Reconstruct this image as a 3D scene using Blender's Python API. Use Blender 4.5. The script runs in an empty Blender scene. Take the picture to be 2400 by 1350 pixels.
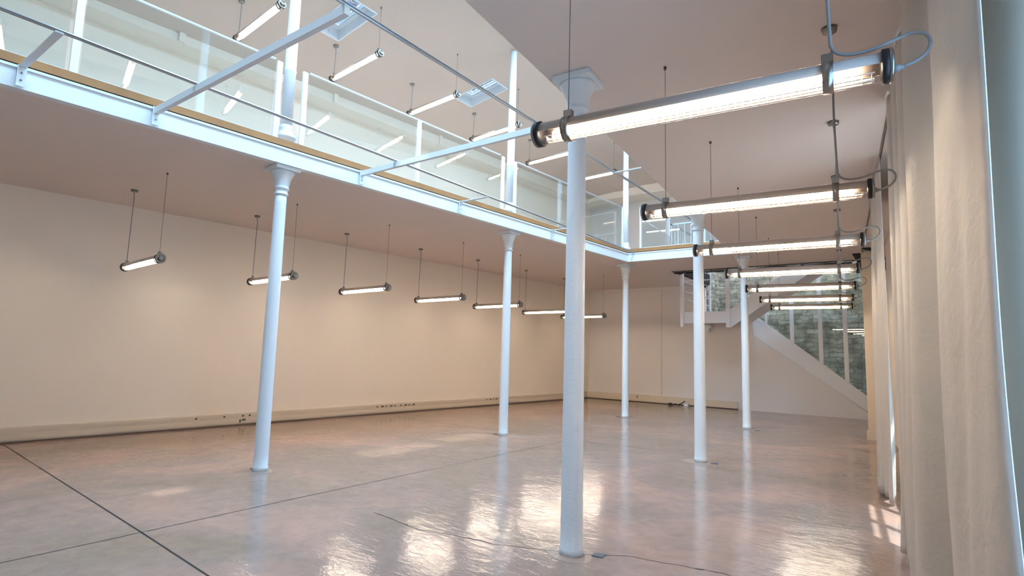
import bpy, bmesh, math, random
from mathutils import Vector, Matrix
random.seed(7)
PI = math.pi
sc = bpy.context.scene
C = sc.collection

# ------------------------------------------------------------------ camera
YAW, PITCH, ROLL, FPX = -0.630910463, 0.114629529, 0.027094878, 1312.042
def cam_axes(y, p, r):
    f = Vector((math.sin(y)*math.cos(p), math.cos(y)*math.cos(p), math.sin(p)))
    rt = Vector((math.cos(y), -math.sin(y), 0)); up = rt.cross(f)
    return rt*math.cos(r)+up*math.sin(r), -rt*math.sin(r)+up*math.cos(r), f
_a, _b, _c = cam_axes(YAW, PITCH, ROLL)
cd = bpy.data.cameras.new('camera'); cam = bpy.data.objects.new('camera', cd); C.objects.link(cam)
M = Matrix(((_a.x, _b.x, -_c.x, 0), (_a.y, _b.y, -_c.y, 0), (_a.z, _b.z, -_c.z, 1.55), (0, 0, 0, 1)))
cam.matrix_world = M
cd.sensor_width = 36; cd.lens = FPX/2400*36; cd.clip_start = 0.05; cd.clip_end = 200
sc.camera = cam

# ------------------------------------------------------------------ light and exposure
sc.view_settings.view_transform = 'Standard'; sc.view_settings.look = 'None'
sc.view_settings.gamma = 1; sc.view_settings.use_curve_mapping = False
sc.view_settings.exposure = 1.3
w = bpy.data.worlds.new('sky'); sc.world = w; w.use_nodes = True
bg = w.node_tree.nodes['Background']; bg.inputs[0].default_value = (.42, .68, 1, 1); bg.inputs[1].default_value = .7
def area(name, loc, rot, sx, sy, power, col):
    l = bpy.data.lights.new(name, 'AREA'); l.shape = 'RECTANGLE'; l.size = sx; l.size_y = sy
    l.energy = power; l.color = col
    o = bpy.data.objects.new(name, l); C.objects.link(o); o.location = loc; o.rotation_euler = rot
    return o
SKY = (.42, .70, 1)
area('daylight_roof', (-4.55, 6.2, 7.86), (0, 0, 0), 1.9, 12.8, 575, SKY)
area('daylight_window', (0.62, 6.2, 1.7), (0, math.radians(90), math.radians(5.7)), 2.6, 2.2, 9, (.5, .78, 1))
area('near_window_fill', (1.0, 2.2, 1.7), (0, math.radians(90), math.radians(5.7)), 2.6, 2.2, 52, (.24, .58, 1))  # blue fill added outside an unseen near window to tint the wall
area('stair_fill', (-3.4, 19.3, 5.2), (0, 0, 0), 3.6, 1.0, 40, (.75, .88, 1))  # added fill to brighten the stairwell; the stair ceiling above is closed
sl = bpy.data.lights.new('sun', 'SUN'); sl.energy = 7; sl.angle = math.radians(.7); sl.color = (1, .96, .9)
sun = bpy.data.objects.new('sun', sl); C.objects.link(sun)
SUND = Vector((-.32, .35, -1.0)).normalized()
sun.rotation_euler = SUND.to_track_quat('-Z', 'Y').to_euler()
TUBE_STRENGTH = 58.0

# ------------------------------------------------------------------ helpers
def lin(c):
    c = c/255
    return c/12.92 if c <= .04045 else ((c+.055)/1.055)**2.4
def mat(name, rgb, rough=.6, metal=0, spec=.5, emit=None, es=0, bump=0, bscale=20, noise=0, nscale=4, linear=False):
    m = bpy.data.materials.new(name); m.use_nodes = True
    nt = m.node_tree; p = nt.nodes['Principled BSDF']
    col = tuple(rgb) if linear else tuple(lin(v) for v in rgb)
    p.inputs['Base Color'].default_value = (*col, 1)
    p.inputs['Roughness'].default_value = rough; p.inputs['Metallic'].default_value = metal
    p.inputs['Specular IOR Level'].default_value = spec
    if emit: p.inputs['Emission Color'].default_value = (*emit, 1); p.inputs['Emission Strength'].default_value = es
    tc = nt.nodes.new('ShaderNodeTexCoord')
    if noise:
        n = nt.nodes.new('ShaderNodeTexNoise'); n.inputs['Scale'].default_value = nscale; n.inputs['Detail'].default_value = 5
        nt.links.new(tc.outputs['Object'], n.inputs['Vector'])
        r = nt.nodes.new('ShaderNodeValToRGB')
        r.color_ramp.elements[0].position = .3; r.color_ramp.elements[1].position = .7
        r.color_ramp.elements[0].color = (*[v*(1-noise) for v in col], 1)
        r.color_ramp.elements[1].color = (*[min(1, v*(1+noise)) for v in col], 1)
        nt.links.new(n.outputs['Fac'], r.inputs['Fac']); nt.links.new(r.outputs['Color'], p.inputs['Base Color'])
    if bump:
        n = nt.nodes.new('ShaderNodeTexNoise'); n.inputs['Scale'].default_value = bscale; n.inputs['Detail'].default_value = 4
        nt.links.new(tc.outputs['Object'], n.inputs['Vector'])
        b = nt.nodes.new('ShaderNodeBump'); b.inputs['Strength'].default_value = bump; b.inputs['Distance'].default_value = .01
        nt.links.new(n.outputs['Fac'], b.inputs['Height']); nt.links.new(b.outputs['Normal'], p.inputs['Normal'])
    return m
def glass_mat(name, tint, ior=1.5, gloss=(1, 1, 1), rough=0.0):
    m = bpy.data.materials.new(name); m.use_nodes = True; nt = m.node_tree
    for n in list(nt.nodes): nt.nodes.remove(n)
    out = nt.nodes.new('ShaderNodeOutputMaterial'); mx = nt.nodes.new('ShaderNodeMixShader')
    t = nt.nodes.new('ShaderNodeBsdfTransparent'); g = nt.nodes.new('ShaderNodeBsdfGlossy'); lw = nt.nodes.new('ShaderNodeLayerWeight')
    pw = nt.nodes.new('ShaderNodeMath'); pw.operation = 'POWER'; pw.inputs[1].default_value = 5; nt.links.new(lw.outputs['Facing'], pw.inputs[0])
    lw.inputs[0].default_value = .5; F0 = ((ior-1)/(ior+1))**2
    f = nt.nodes.new('ShaderNodeMapRange'); f.inputs[3].default_value = F0; f.inputs[4].default_value = 1; nt.links.new(pw.outputs[0], f.inputs[0])
    t.inputs[0].default_value = (*tint, 1); g.inputs[0].default_value = (*gloss, 1); g.inputs['Roughness'].default_value = rough
    nt.links.new(f.outputs[0], mx.inputs[0]); nt.links.new(t.outputs[0], mx.inputs[1]); nt.links.new(g.outputs[0], mx.inputs[2])
    nt.links.new(mx.outputs[0], out.inputs[0])
    return m

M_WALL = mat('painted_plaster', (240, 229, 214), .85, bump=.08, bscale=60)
M_WALLB = mat('plaster_back_daylit', (222, 216, 214), .85, bump=.08, bscale=60)  # same paint as the other walls, cooled to imitate atrium daylight
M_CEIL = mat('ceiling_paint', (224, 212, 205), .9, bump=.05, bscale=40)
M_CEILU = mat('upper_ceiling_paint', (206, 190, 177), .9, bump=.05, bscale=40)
M_IRON = mat('white_painted_iron', (226, 232, 236), .38, bump=.35, bscale=38)
M_STEEL = mat('white_steel_paint', (226, 232, 236), .4, bump=.05, bscale=60)
M_TRIM = mat('trim_paint', (214, 200, 180), .55)
M_WOOD = mat('oak_edge', (160, 114, 68), .5, noise=.14, nscale=3, bump=.05)
M_DARK = mat('dark_gap', (52, 40, 34), .9)
M_CHROME = mat('brushed_steel', (150, 146, 140), .28, metal=1)
M_ALU = mat('aluminium_rail', (205, 210, 214), .3, metal=.75)
M_BLACK = mat('black_rubber', (14, 14, 22), .5)
M_GREYP = mat('grey_reflector', (186, 172, 162), .4)
M_CABLE = mat('grey_cable', (140, 138, 138), .45)
M_WIRE = mat('steel_wire', (92, 86, 82), .4, metal=.6)
M_LOUV = mat('louver_white', (205, 196, 184), .35)
M_GAL = mat('stair_steel_paint', (228, 228, 232), .45)
M_COVER = mat('dark_cover_plate', (70, 72, 74), .5, bump=.3, bscale=80)
M_SOCK = mat('socket_shadow', (90, 76, 66), .7)
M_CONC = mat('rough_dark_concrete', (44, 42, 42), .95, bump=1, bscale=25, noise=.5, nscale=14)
M_GRILLE = mat('blue_iron_grille', (96, 140, 186), .5)
M_TUBEG = glass_mat('clear_tube', (.97, .97, .97), 1.35)
M_GLASS = glass_mat('balustrade_glass', (.91, .965, .975), 1.85)
M_SGLASS = glass_mat('stair_glass', (.90, .92, .89), 1.55)
M_TINT = glass_mat('sun_patch_pane', (.42, .42, .40), 1.3)  # weakens the sun through the added roof holes
M_PANE = glass_mat('window_pane', (.9, .96, 1), 1.4)
M_EMIT = bpy.data.materials.new('fluorescent_glow'); M_EMIT.use_nodes = True
_nt = M_EMIT.node_tree
for _n in list(_nt.nodes): _nt.nodes.remove(_n)
_o = _nt.nodes.new('ShaderNodeOutputMaterial'); _e = _nt.nodes.new('ShaderNodeEmission')
_e.inputs[0].default_value = (1, .82, .63, 1); _e.inputs[1].default_value = TUBE_STRENGTH
_nt.links.new(_e.outputs[0], _o.inputs[0])

M_EMIT_R = M_EMIT.copy(); M_EMIT_R.name = 'fluorescent_glow_right'; M_EMIT_R.node_tree.nodes['Emission'].inputs[1].default_value = TUBE_STRENGTH*.66
M_EMIT_UP = M_EMIT.copy(); M_EMIT_UP.name = 'fluorescent_glow_upper'; M_EMIT_UP.node_tree.nodes['Emission'].inputs[1].default_value = TUBE_STRENGTH*.62
def fabric():
    m = mat('curtain_fabric', (206, 200, 192), .75)
    nt = m.node_tree; p = nt.nodes['Principled BSDF']; tc = nt.nodes.new('ShaderNodeTexCoord')
    mp = nt.nodes.new('ShaderNodeMapping'); mp.inputs['Scale'].default_value = (6, 6, 7)
    n = nt.nodes.new('ShaderNodeTexNoise'); n.inputs['Scale'].default_value = 1.6; n.inputs['Detail'].default_value = 4; n.inputs['Distortion'].default_value = .5
    b = nt.nodes.new('ShaderNodeBump'); b.inputs['Strength'].default_value = .38; b.inputs['Distance'].default_value = .02
    nt.links.new(tc.outputs['Object'], mp.inputs[0]); nt.links.new(mp.outputs[0], n.inputs['Vector'])
    nt.links.new(n.outputs['Fac'], b.inputs['Height']); nt.links.new(b.outputs['Normal'], p.inputs['Normal'])
    return m
M_FAB = fabric()

def floor_mat():
    m = bpy.data.materials.new('polished_concrete'); m.use_nodes = True; nt = m.node_tree
    p = nt.nodes['Principled BSDF']; L = nt.links.new
    tc = nt.nodes.new('ShaderNodeTexCoord')
    def nz(scale, detail, mapsc=(1, 1, 1), dist=0, rot=0):
        mp = nt.nodes.new('ShaderNodeMapping'); mp.inputs['Scale'].default_value = mapsc; mp.inputs['Rotation'].default_value = (0, 0, rot)
        n = nt.nodes.new('ShaderNodeTexNoise'); n.inputs['Scale'].default_value = scale; n.inputs['Detail'].default_value = detail; n.inputs['Distortion'].default_value = dist
        L(tc.outputs['Object'], mp.inputs[0]); L(mp.outputs[0], n.inputs['Vector']); return n
    a = nz(.55, 5, dist=.6); r = nt.nodes.new('ShaderNodeValToRGB'); e = r.color_ramp.elements
    e[0].position = .33; e[0].color = (*[lin(v) for v in (140, 122, 106)], 1)
    e[1].position = .68; e[1].color = (*[lin(v) for v in (176, 142, 126)], 1)
    x = e.new(.5); x.color = (*[lin(v) for v in (152, 130, 119)], 1)
    L(a.outputs['Fac'], r.inputs['Fac'])
    b = nz(7, 8, dist=.8); r2 = nt.nodes.new('ShaderNodeValToRGB'); e = r2.color_ramp.elements
    e[0].position = .32; e[0].color = (.90, .90, .905, 1); e[1].position = .68; e[1].color = (1.05, 1.045, 1.04, 1)
    L(b.outputs['Fac'], r2.inputs['Fac'])
    mx = nt.nodes.new('ShaderNodeMixRGB'); mx.blend_type = 'MULTIPLY'; mx.inputs[0].default_value = 1
    L(r.outputs[0], mx.inputs[1]); L(r2.outputs[0], mx.inputs[2]); L(mx.outputs[0], p.inputs['Base Color'])
    c = nz(2.2, 6, dist=.7); r3 = nt.nodes.new('ShaderNodeMapRange')
    r3.inputs[1].default_value = .3; r3.inputs[2].default_value = .7; r3.inputs[3].default_value = .07; r3.inputs[4].default_value = .15
    L(c.outputs['Fac'], r3.inputs[0]); L(r3.outputs[0], p.inputs['Roughness'])
    d3 = nz(38, 3, mapsc=(.6, 1.3, 1), dist=.5, rot=.5)
    d = nz(9, 5, mapsc=(.55, 1.5, 1), dist=.8, rot=.5); d2 = nz(2.5, 2)
    ad = nt.nodes.new('ShaderNodeMath'); ad.operation = 'MULTIPLY_ADD'; ad.inputs[1].default_value = .5
    L(d.outputs['Fac'], ad.inputs[0]); L(d2.outputs['Fac'], ad.inputs[2])
    bp = nt.nodes.new('ShaderNodeBump'); bp.inputs['Strength'].default_value = .45; bp.inputs['Distance'].default_value = .012
    ad2 = nt.nodes.new('ShaderNodeMath'); ad2.operation = 'MULTIPLY_ADD'; ad2.inputs[1].default_value = .14
    L(d3.outputs['Fac'], ad2.inputs[0]); L(ad.outputs[0], ad2.inputs[2])
    L(ad2.outputs[0], bp.inputs['Height']); L(bp.outputs['Normal'], p.inputs['Normal'])
    p.inputs['Specular IOR Level'].default_value = .42
    return m
M_FLOOR = floor_mat()

def stone_mat():
    m = bpy.data.materials.new('rubble_stone'); m.use_nodes = True; nt = m.node_tree
    p = nt.nodes['Principled BSDF']; L = nt.links.new; tc = nt.nodes.new('ShaderNodeTexCoord')
    mp = nt.nodes.new('ShaderNodeMapping'); mp.inputs['Rotation'].default_value = (PI/2, 0, 0)
    L(tc.outputs['Object'], mp.inputs[0])
    nd = nt.nodes.new('ShaderNodeTexNoise'); nd.inputs['Scale'].default_value = 3; nd.inputs['Detail'].default_value = 3
    L(mp.outputs[0], nd.inputs['Vector'])
    va = nt.nodes.new('ShaderNodeMixRGB'); va.blend_type = 'LINEAR_LIGHT'; va.inputs[0].default_value = .13
    L(mp.outputs[0], va.inputs[1]); L(nd.outputs['Color'], va.inputs[2])
    br = nt.nodes.new('ShaderNodeTexBrick'); br.inputs['Scale'].default_value = 1; br.inputs['Brick Width'].default_value = .42
    br.inputs['Row Height'].default_value = .15; br.inputs['Mortar Size'].default_value = .022; br.inputs['Mortar Smooth'].default_value = .6
    br.inputs['Color1'].default_value = (*[lin(v) for v in (192, 190, 178)], 1); br.inputs['Color2'].default_value = (*[lin(v) for v in (158, 152, 136)], 1)
    br.inputs['Mortar'].default_value = (*[lin(v) for v in (142, 136, 122)], 1)
    L(va.outputs[0], br.inputs['Vector'])
    n = nt.nodes.new('ShaderNodeTexNoise'); n.inputs['Scale'].default_value = 3.2; n.inputs['Detail'].default_value = 10
    L(mp.outputs[0], n.inputs['Vector'])
    r = nt.nodes.new('ShaderNodeValToRGB'); r.color_ramp.elements[0].position = .36; r.color_ramp.elements[0].color = (.42, .41, .38, 1)
    r.color_ramp.elements[1].position = .62; r.color_ramp.elements[1].color = (1, 1, 1, 1); L(n.outputs['Fac'], r.inputs['Fac'])
    mx = nt.nodes.new('ShaderNodeMixRGB'); mx.blend_type = 'MULTIPLY'; mx.inputs[0].default_value = 1
    L(br.outputs['Color'], mx.inputs[1]); L(r.outputs[0], mx.inputs[2]); L(mx.outputs[0], p.inputs['Base Color'])
    b = nt.nodes.new('ShaderNodeBump'); b.inputs['Strength'].default_value = .6; b.inputs['Distance'].default_value = .04
    L(mx.outputs[0], b.inputs['Height']); L(b.outputs['Normal'], p.inputs['Normal']); p.inputs['Roughness'].default_value = .9
    return m
M_STONE = stone_mat()

def BM(): return bmesh.new()
def add_box(bm, lo, hi, mi=0):
    xs = (lo[0], hi[0]); ys = (lo[1], hi[1]); zs = (lo[2], hi[2])
    v = [bm.verts.new((x, y, z)) for x in xs for y in ys for z in zs]
    for f in ((0, 1, 3, 2), (4, 6, 7, 5), (0, 4, 5, 1), (2, 3, 7, 6), (0, 2, 6, 4), (1, 5, 7, 3)):
        bm.faces.new([v[i] for i in f]).material_index = mi
def add_prism(bm, pts, z0, z1, mi=0):
    """plan polygon extruded in z"""
    b = [bm.verts.new((x, y, z0)) for x, y in pts]; t = [bm.verts.new((x, y, z1)) for x, y in pts]
    n = len(pts); bm.faces.new(b[::-1]).material_index = mi; bm.faces.new(t).material_index = mi
    for i in range(n): bm.faces.new([b[i], b[(i+1) % n], t[(i+1) % n], t[i]]).material_index = mi
def add_vprism(bm, pts, y0, y1, mi=0):
    """(x,z) polygon extruded in y"""
    b = [bm.verts.new((x, y0, z)) for x, z in pts]; t = [bm.verts.new((x, y1, z)) for x, z in pts]
    n = len(pts); bm.faces.new(b).material_index = mi; bm.faces.new(t[::-1]).material_index = mi
    for i in range(n): bm.faces.new([b[(i+1) % n], b[i], t[i], t[(i+1) % n]]).material_index = mi
def add_beam(bm, A, B, wd, ht, mi=0, up=Vector((0, 0, 1))):
    A = Vector(A); B = Vector(B); d = (B-A).normalized(); s = d.cross(up).normalized(); u = s.cross(d)
    v = []
    for P in (A, B):
        for i, j in ((-1, -1), (1, -1), (1, 1), (-1, 1)): v.append(bm.verts.new(P+s*wd/2*i+u*ht/2*j))
    for f in ((0, 1, 2, 3), (7, 6, 5, 4), (0, 4, 5, 1), (1, 5, 6, 2), (2, 6, 7, 3), (3, 7, 4, 0)):
        bm.faces.new([v[i] for i in f]).material_index = mi
def add_lathe(bm, prof, seg=32, axis='z', center=(0, 0, 0), mi=0, smooth=True, cap=True):
    c = Vector(center); rings = []
    for r, h in prof:
        ring = []
        for k in range(seg):
            a = 2*PI*k/seg; p = (r*math.cos(a), r*math.sin(a), h)
            if axis == 'x': p = (h, r*math.cos(a), r*math.sin(a))
            if axis == 'y': p = (r*math.sin(a), h, r*math.cos(a))
            ring.append(bm.verts.new(c+Vector(p)))
        rings.append(ring)
    for a, b in zip(rings, rings[1:]):
        for k in range(seg):
            f = bm.faces.new([a[k], a[(k+1) % seg], b[(k+1) % seg], b[k]]); f.smooth = smooth; f.material_index = mi
    if cap:
        bm.faces.new(rings[0][::-1]).material_index = mi; bm.faces.new(rings[-1]).material_index = mi
def add_tube(bm, pts, r, seg=8, mi=0):
    pts = [Vector(p) for p in pts]; rings = []
    for i, p in enumerate(pts):
        d = (pts[min(i+1, len(pts)-1)]-pts[max(i-1, 0)]).normalized()
        ref = Vector((0, 1, 0)) if abs(d.y) < .9 else Vector((1, 0, 0))
        s = d.cross(ref).normalized(); u = s.cross(d)
        rings.append([bm.verts.new(p+s*r*math.cos(2*PI*k/seg)+u*r*math.sin(2*PI*k/seg)) for k in range(seg)])
    for a, b in zip(rings, rings[1:]):
        for k in range(seg):
            f = bm.faces.new([a[k], a[(k+1) % seg], b[(k+1) % seg], b[k]]); f.smooth = True; f.material_index = mi
    bm.faces.new(rings[0][::-1]).material_index = mi; bm.faces.new(rings[-1]).material_index = mi
def spline(pts, n=6):
    P = [Vector(p) for p in pts]; P = [P[0]]+P+[P[-1]]; out = []
    for i in range(1, len(P)-2):
        for k in range(n):
            t = k/n; a, b, c, d = P[i-1:i+3]
            out.append(.5*((2*b)+(c-a)*t+(2*a-5*b+4*c-d)*t*t+(3*b-a-3*c+d)*t**3))
    out.append(P[-2]); return out
def obj(name, bm, m, parent=None, loc=None, rotz=0, bevel=0, label=None):
    bmesh.ops.recalc_face_normals(bm, faces=bm.faces)
    me = bpy.data.meshes.new(name); bm.to_mesh(me); bm.free()
    for x in (m if isinstance(m, (list, tuple)) else [m]): me.materials.append(x)
    o = bpy.data.objects.new(name, me); C.objects.link(o)
    if parent: o.parent = parent
    if loc: o.location = loc
    o.rotation_euler[2] = rotz
    if bevel:
        b = o.modifiers.new('bevel', 'BEVEL'); b.width = bevel; b.segments = 2; b.limit_method = 'ANGLE'
    if label: o['label'] = label
    return o
def thing(name, label, cat, loc=(0, 0, 0), rotz=0, group=None):
    o = bpy.data.objects.new(name, None); C.objects.link(o); o.empty_display_size = .1
    o.location = loc; o.rotation_euler = (0, 0, rotz); o['label'] = label; o['category'] = cat
    if group: o['group'] = group
    return o
def tag(o, label, cat, group=None):
    o['label'] = label; o['category'] = cat
    if group: o['group'] = group
    return o
def struct(name, bm, m, parent=None, **k):
    o = obj(name, bm, m, parent, **k)
    if not parent: o['kind'] = 'structure'
    return o
def dup(root, loc, rotz, label, group=None):
    r = root.copy(); C.objects.link(r); r.location = loc; r.rotation_euler = (0, 0, rotz); r['label'] = label
    if group: r['group'] = group
    for ch in list(root.children):
        c = ch.copy(); C.objects.link(c); c.parent = r
        for g in ch.children:
            d = g.copy(); C.objects.link(d); d.parent = c
    return r

# ------------------------------------------------------------------ layout
H = 3.895; FT = 4.2                         # underside and top of the gallery slab
def xL(y): return -6.993+.0612*y            # left column row
def xR(y): return -1.883-.1001*y            # right column row
def xbeam(y): return -6.86+.077*y           # room-side face of the left edge beam
def xedge(y): return -2.135-.0935*y         # left edge of the right hand slab
def xwall(y): return -11.183+.0813605*(y-2)
def ywall(x): return 18.37-.0271*(x+9)
def xrail(y): return .467-.1*y              # curtain rail
def xrw(y): return xrail(y)+.38
Y0, YB = -1.6, 12.95
AL = -math.atan(.08)                        # left lamps: turn
AR = math.atan(.095)

# floor
bm = BM(); add_box(bm, (-13.5, -5, -.2), (2.5, 21, 0)); flo = struct('floor', bm, M_FLOOR)
bm = BM()
def strip(pts, wd, z=.0015):
    pts = [Vector((p[0], p[1], z)) for p in pts]; prev = None
    for i, p in enumerate(pts):
        d = (pts[min(i+1, len(pts)-1)]-pts[max(i-1, 0)]).normalized(); s = Vector((-d.y, d.x, 0))
        ww = wd if not callable(wd) else wd(i)
        a, b = bm.verts.new(p+s*ww/2), bm.verts.new(p-s*ww/2)
        if prev: bm.faces.new([prev[0], prev[1], b, a])
        prev = (a, b)
strip([(-12, 2.53), (-11.09, 2.47), (-5.26, 2.12), (-3.9, 2.03), (-1, 1.85)], .014)
obj('joint', bm, M_DARK, flo); bm = BM()
strip([(-5.22, -3), (-5.25, 2.1), (-5.27, 3.6), (-5.24, 8.2), (-5.25, 9.1)], .009); obj('joint', bm, M_DARK, flo); bm = BM()
strip([(-9.9, 9.1), (-5.3, 9.15), (-1.4, 9.2)], .006); obj('joint', bm, M_DARK, flo)
bm = BM(); pts = [(-4.3, 3.75), (-3.86, 3.69), (-3.62, 3.66), (-3.37, 3.72), (-3.07, 3.77), (-2.87, 3.79), (-2.61, 3.89), (-2.36, 3.99), (-2.19, 4.06), (-2.0, 4.19), (-1.9, 4.26), (-1.73, 4.28), (-1.51, 4.33), (-1.39, 4.35), (-1.28, 4.37), (-1.05, 4.37)]
sp = spline([(x, y, 0) for x, y in pts], 5)
sp = [Vector((p.x+random.uniform(-.007, .007), p.y+random.uniform(-.009, .009), 0)) for p in sp]
strip(sp, lambda i: .003+.005*abs(math.sin(i*.7))+(.014 if 63 < i < 67 or 18 < i < 20 else 0)); obj('crack', bm, M_DARK, flo)

M_PATCH = mat('pale_concrete', (166, 144, 130), .2, noise=.06, nscale=6)
for x, y, r in ((-2.284, 4.007, .2), (-2.75, 8.66, .27), (-3.2, 13.4, .25), (-6.2, 8.66, .26), (-6.1, 13.4, .25), (-6.72, 4.0, .16)):
    bm = BM(); n = 20; bm.faces.new([bm.verts.new((x+r*math.cos(a)*(1+.16*math.sin(3*a+x)), y+r*.8*math.sin(a)*(1+.14*math.sin(2*a+y)), .0008)) for a in [2*PI*k/n for k in range(n)]])
    obj('repair_patch', bm, M_PATCH, flo)
# gallery slab = ceiling of the lower room, with the atrium and stair openings
SX0, SX1, SY0, SY1 = -5.47, -1.0, 15.0, 18.5
bm = BM()
add_prism(bm, [(-12.6, -4), (xbeam(-4)-.1, -4), (xbeam(YB)-.1, YB+.1), (-12.6, YB+.1)], H, FT)
add_prism(bm, [(xedge(Y0), Y0), (xrw(Y0)+.3, Y0), (xrw(YB+.1)+.3, YB+.1), (xedge(YB), YB+.1)], H, FT)
add_prism(bm, [(xbeam(-4)-.1, -4), (1.6, -4), (1.6, Y0), (xbeam(Y0)-.1, Y0)], H, FT)
add_prism(bm, [(-12.6, YB+.1), (xbeam(YB)-.1, YB+.1), (xedge(YB), YB+.1), (xrw(YB+.1)+.3, YB+.1), (xrw(SY0)+.3, SY0), (-12.6, SY0)], H, FT)
add_box(bm, (-12.6, SY0, H), (SX0, 18.45, FT)); add_box(bm, (SX1, SY0, H), (1.6, 18.45, FT))
struct('ceiling', bm, M_CEIL)
# raw concrete lining of the stair opening
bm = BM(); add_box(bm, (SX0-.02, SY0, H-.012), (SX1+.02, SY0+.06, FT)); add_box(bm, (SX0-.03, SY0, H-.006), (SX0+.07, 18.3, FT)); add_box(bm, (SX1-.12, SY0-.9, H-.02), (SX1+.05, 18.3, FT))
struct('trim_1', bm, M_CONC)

# walls
bm = BM(); t = .3
add_prism(bm, [(xwall(-5)-t, -5), (xwall(-5), -5), (xwall(19), 19), (xwall(19)-t, 19)], 0, 8.6); struct('wall_left', bm, M_WALL)
bm = BM()
xa = -10.2; xs = -5.6
def backpoly(pts): add_vprism(bm, pts, 0, .18)
backpoly([(-10.4, 0), (xs, 0), (xs, 8.6), (-10.4, 8.6)])
backpoly([(xs, 0), (-1.0, 0), (-1.1, .09), (-4.16, 2.28), (-4.16, 2.9), (xs, 2.9)])
backpoly([(xs, 4.95), (1.4, 4.95), (1.4, 8.6), (xs, 8.6)])
for v in bm.verts: v.co.y += ywall(v.co.x)
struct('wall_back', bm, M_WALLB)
bm = BM(); add_box(bm, (-6.1, 20.0, 0), (.6, 20.2, 5.4)); struct('wall_stone_back', bm, M_STONE)
bm = BM(); add_box(bm, (-5.8, 18.6, 2.3), (-5.6, 20.0, 5.4)); add_box(bm, (-.62, 18.3, 0), (-.4, 20.0, 5.4)); struct('wall_stone_side', bm, M_STONE)
bm = BM(); add_box(bm, (-5.8, 18.6, 5.3), (0, 20.2, 5.45)); struct('ceiling_stair', bm, M_CEIL)
# right wall with window openings
bm = BM()
def rw(y0, y1, z0, z1): add_prism(bm, [(xrw(y0), y0), (xrw(y0)+.3, y0), (xrw(y1)+.3, y1), (xrw(y1), y1)], z0, z1)
WIN = [(5.0, 7.4), (1.0, 3.4)]  # second opening is unseen, added to let in blue light
rw(-5, 1.0, 0, H); rw(3.4, 5.0, 0, H); rw(7.4, 13.7, 0, H)
for a, b in WIN: rw(a, b, 0, .25); rw(a, b, 3.3, H)
struct('wall_right', bm, M_WALL)
bm = BM(); add_box(bm, (-.93, 13.6, 0), (.6, 14.2, H)); add_box(bm, (-.9, 14.2, 0), (-.6, 18.4, H)); struct('wall_pier', bm, M_TRIM.copy())
bm = BM(); add_box(bm, (-.96, 13.57, 0), (-.3, 13.6, .16)); add_box(bm, (-.96, 13.6, 0), (-.93, 14.2, .16)); struct('baseboard_pier', bm, M_TRIM)
bm = BM(); add_prism(bm, [(xrw(-5), -5), (xrw(-5)+.3, -5), (xrw(19)+.3, 19), (xrw(19), 19)], FT, 8.6); struct('wall_right_upper', bm, M_WALL)
bm = BM(); add_box(bm, (-13, -4.4, 0), (2.4, -4.1, 8.6)); struct('wall_front', bm, M_WALL)
for i, (a, b) in enumerate(WIN):
    bm = BM()
    for k in range(4):
        y = a+(b-a)*k/3; add_beam(bm, (xrw(y)+.15, y, .25), (xrw(y)+.15, y, 3.3), .06, .06, up=Vector((0, 1, 0)))
    for z in (.27, 1.0, 1.75, 2.5, 3.27): add_beam(bm, (xrw(a)+.15, a, z), (xrw(b)+.15, b, z), .05, .05)
    wo = struct('window_%d' % (i+1), bm, M_STEEL)
    bm = BM(); add_prism(bm, [(xrw(a)+.145, a), (xrw(a)+.155, a), (xrw(b)+.155, b), (xrw(b)+.145, b)], .27, 3.27); obj('pane', bm, M_PANE, wo)
# ground outside so that the sky fill stays natural
bm = BM(); add_box(bm, (2.6, -12, -.3), (30, 30, -.1)); struct('ground', bm, mat('outside_paving', (150, 148, 144), .9))

# upper ceiling: two slopes rising to the roof light, small hip at the back
def zc(x, y=0): return min(7.34+.155*(x+8.85), 7.34+.155*(-5.6+8.85)) if x < -4 else min(7.84, 7.34+.155*(-(x+9.1)+8.85))
bm = BM()
def hip(y): return max(0, y-15.9)
def sheet(xs_, ys_):
    g = [[bm.verts.new((x, y, min(zc(x), 7.66-.25*max(0, y-16.2)+0) if y > 14.6 else zc(x))) for x in xs_] for y in ys_]
    g2 = [[bm.verts.new((v.co.x, v.co.y, v.co.z+.25)) for v in r] for r in g]
    for G, s in ((g, 1), (g2, -1)):
        for j in range(len(ys_)-1):
            for i in range(len(xs_)-1):
                f = [G[j][i], G[j][i+1], G[j+1][i+1], G[j+1][i]]; bm.faces.new(f[::s])
    for j in range(len(ys_)-1):
        for i in (0, len(xs_)-1): bm.faces.new([g[j][i], g[j+1][i], g2[j+1][i], g2[j][i]])
    for i in range(len(xs_)-1):
        for j in (0, len(ys_)-1): bm.faces.new([g[j][i], g[j][i+1], g2[j][i+1], g2[j][i]])
# skylight wells: centre, size
SKYL = [(-8.17, 5.82), (-7.95, 9.47), (-8.37, 2.1)]
SW, SD = 1.06, .55
xs1 = [-11.6, -10.4, -9.2, -8.9]
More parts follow.
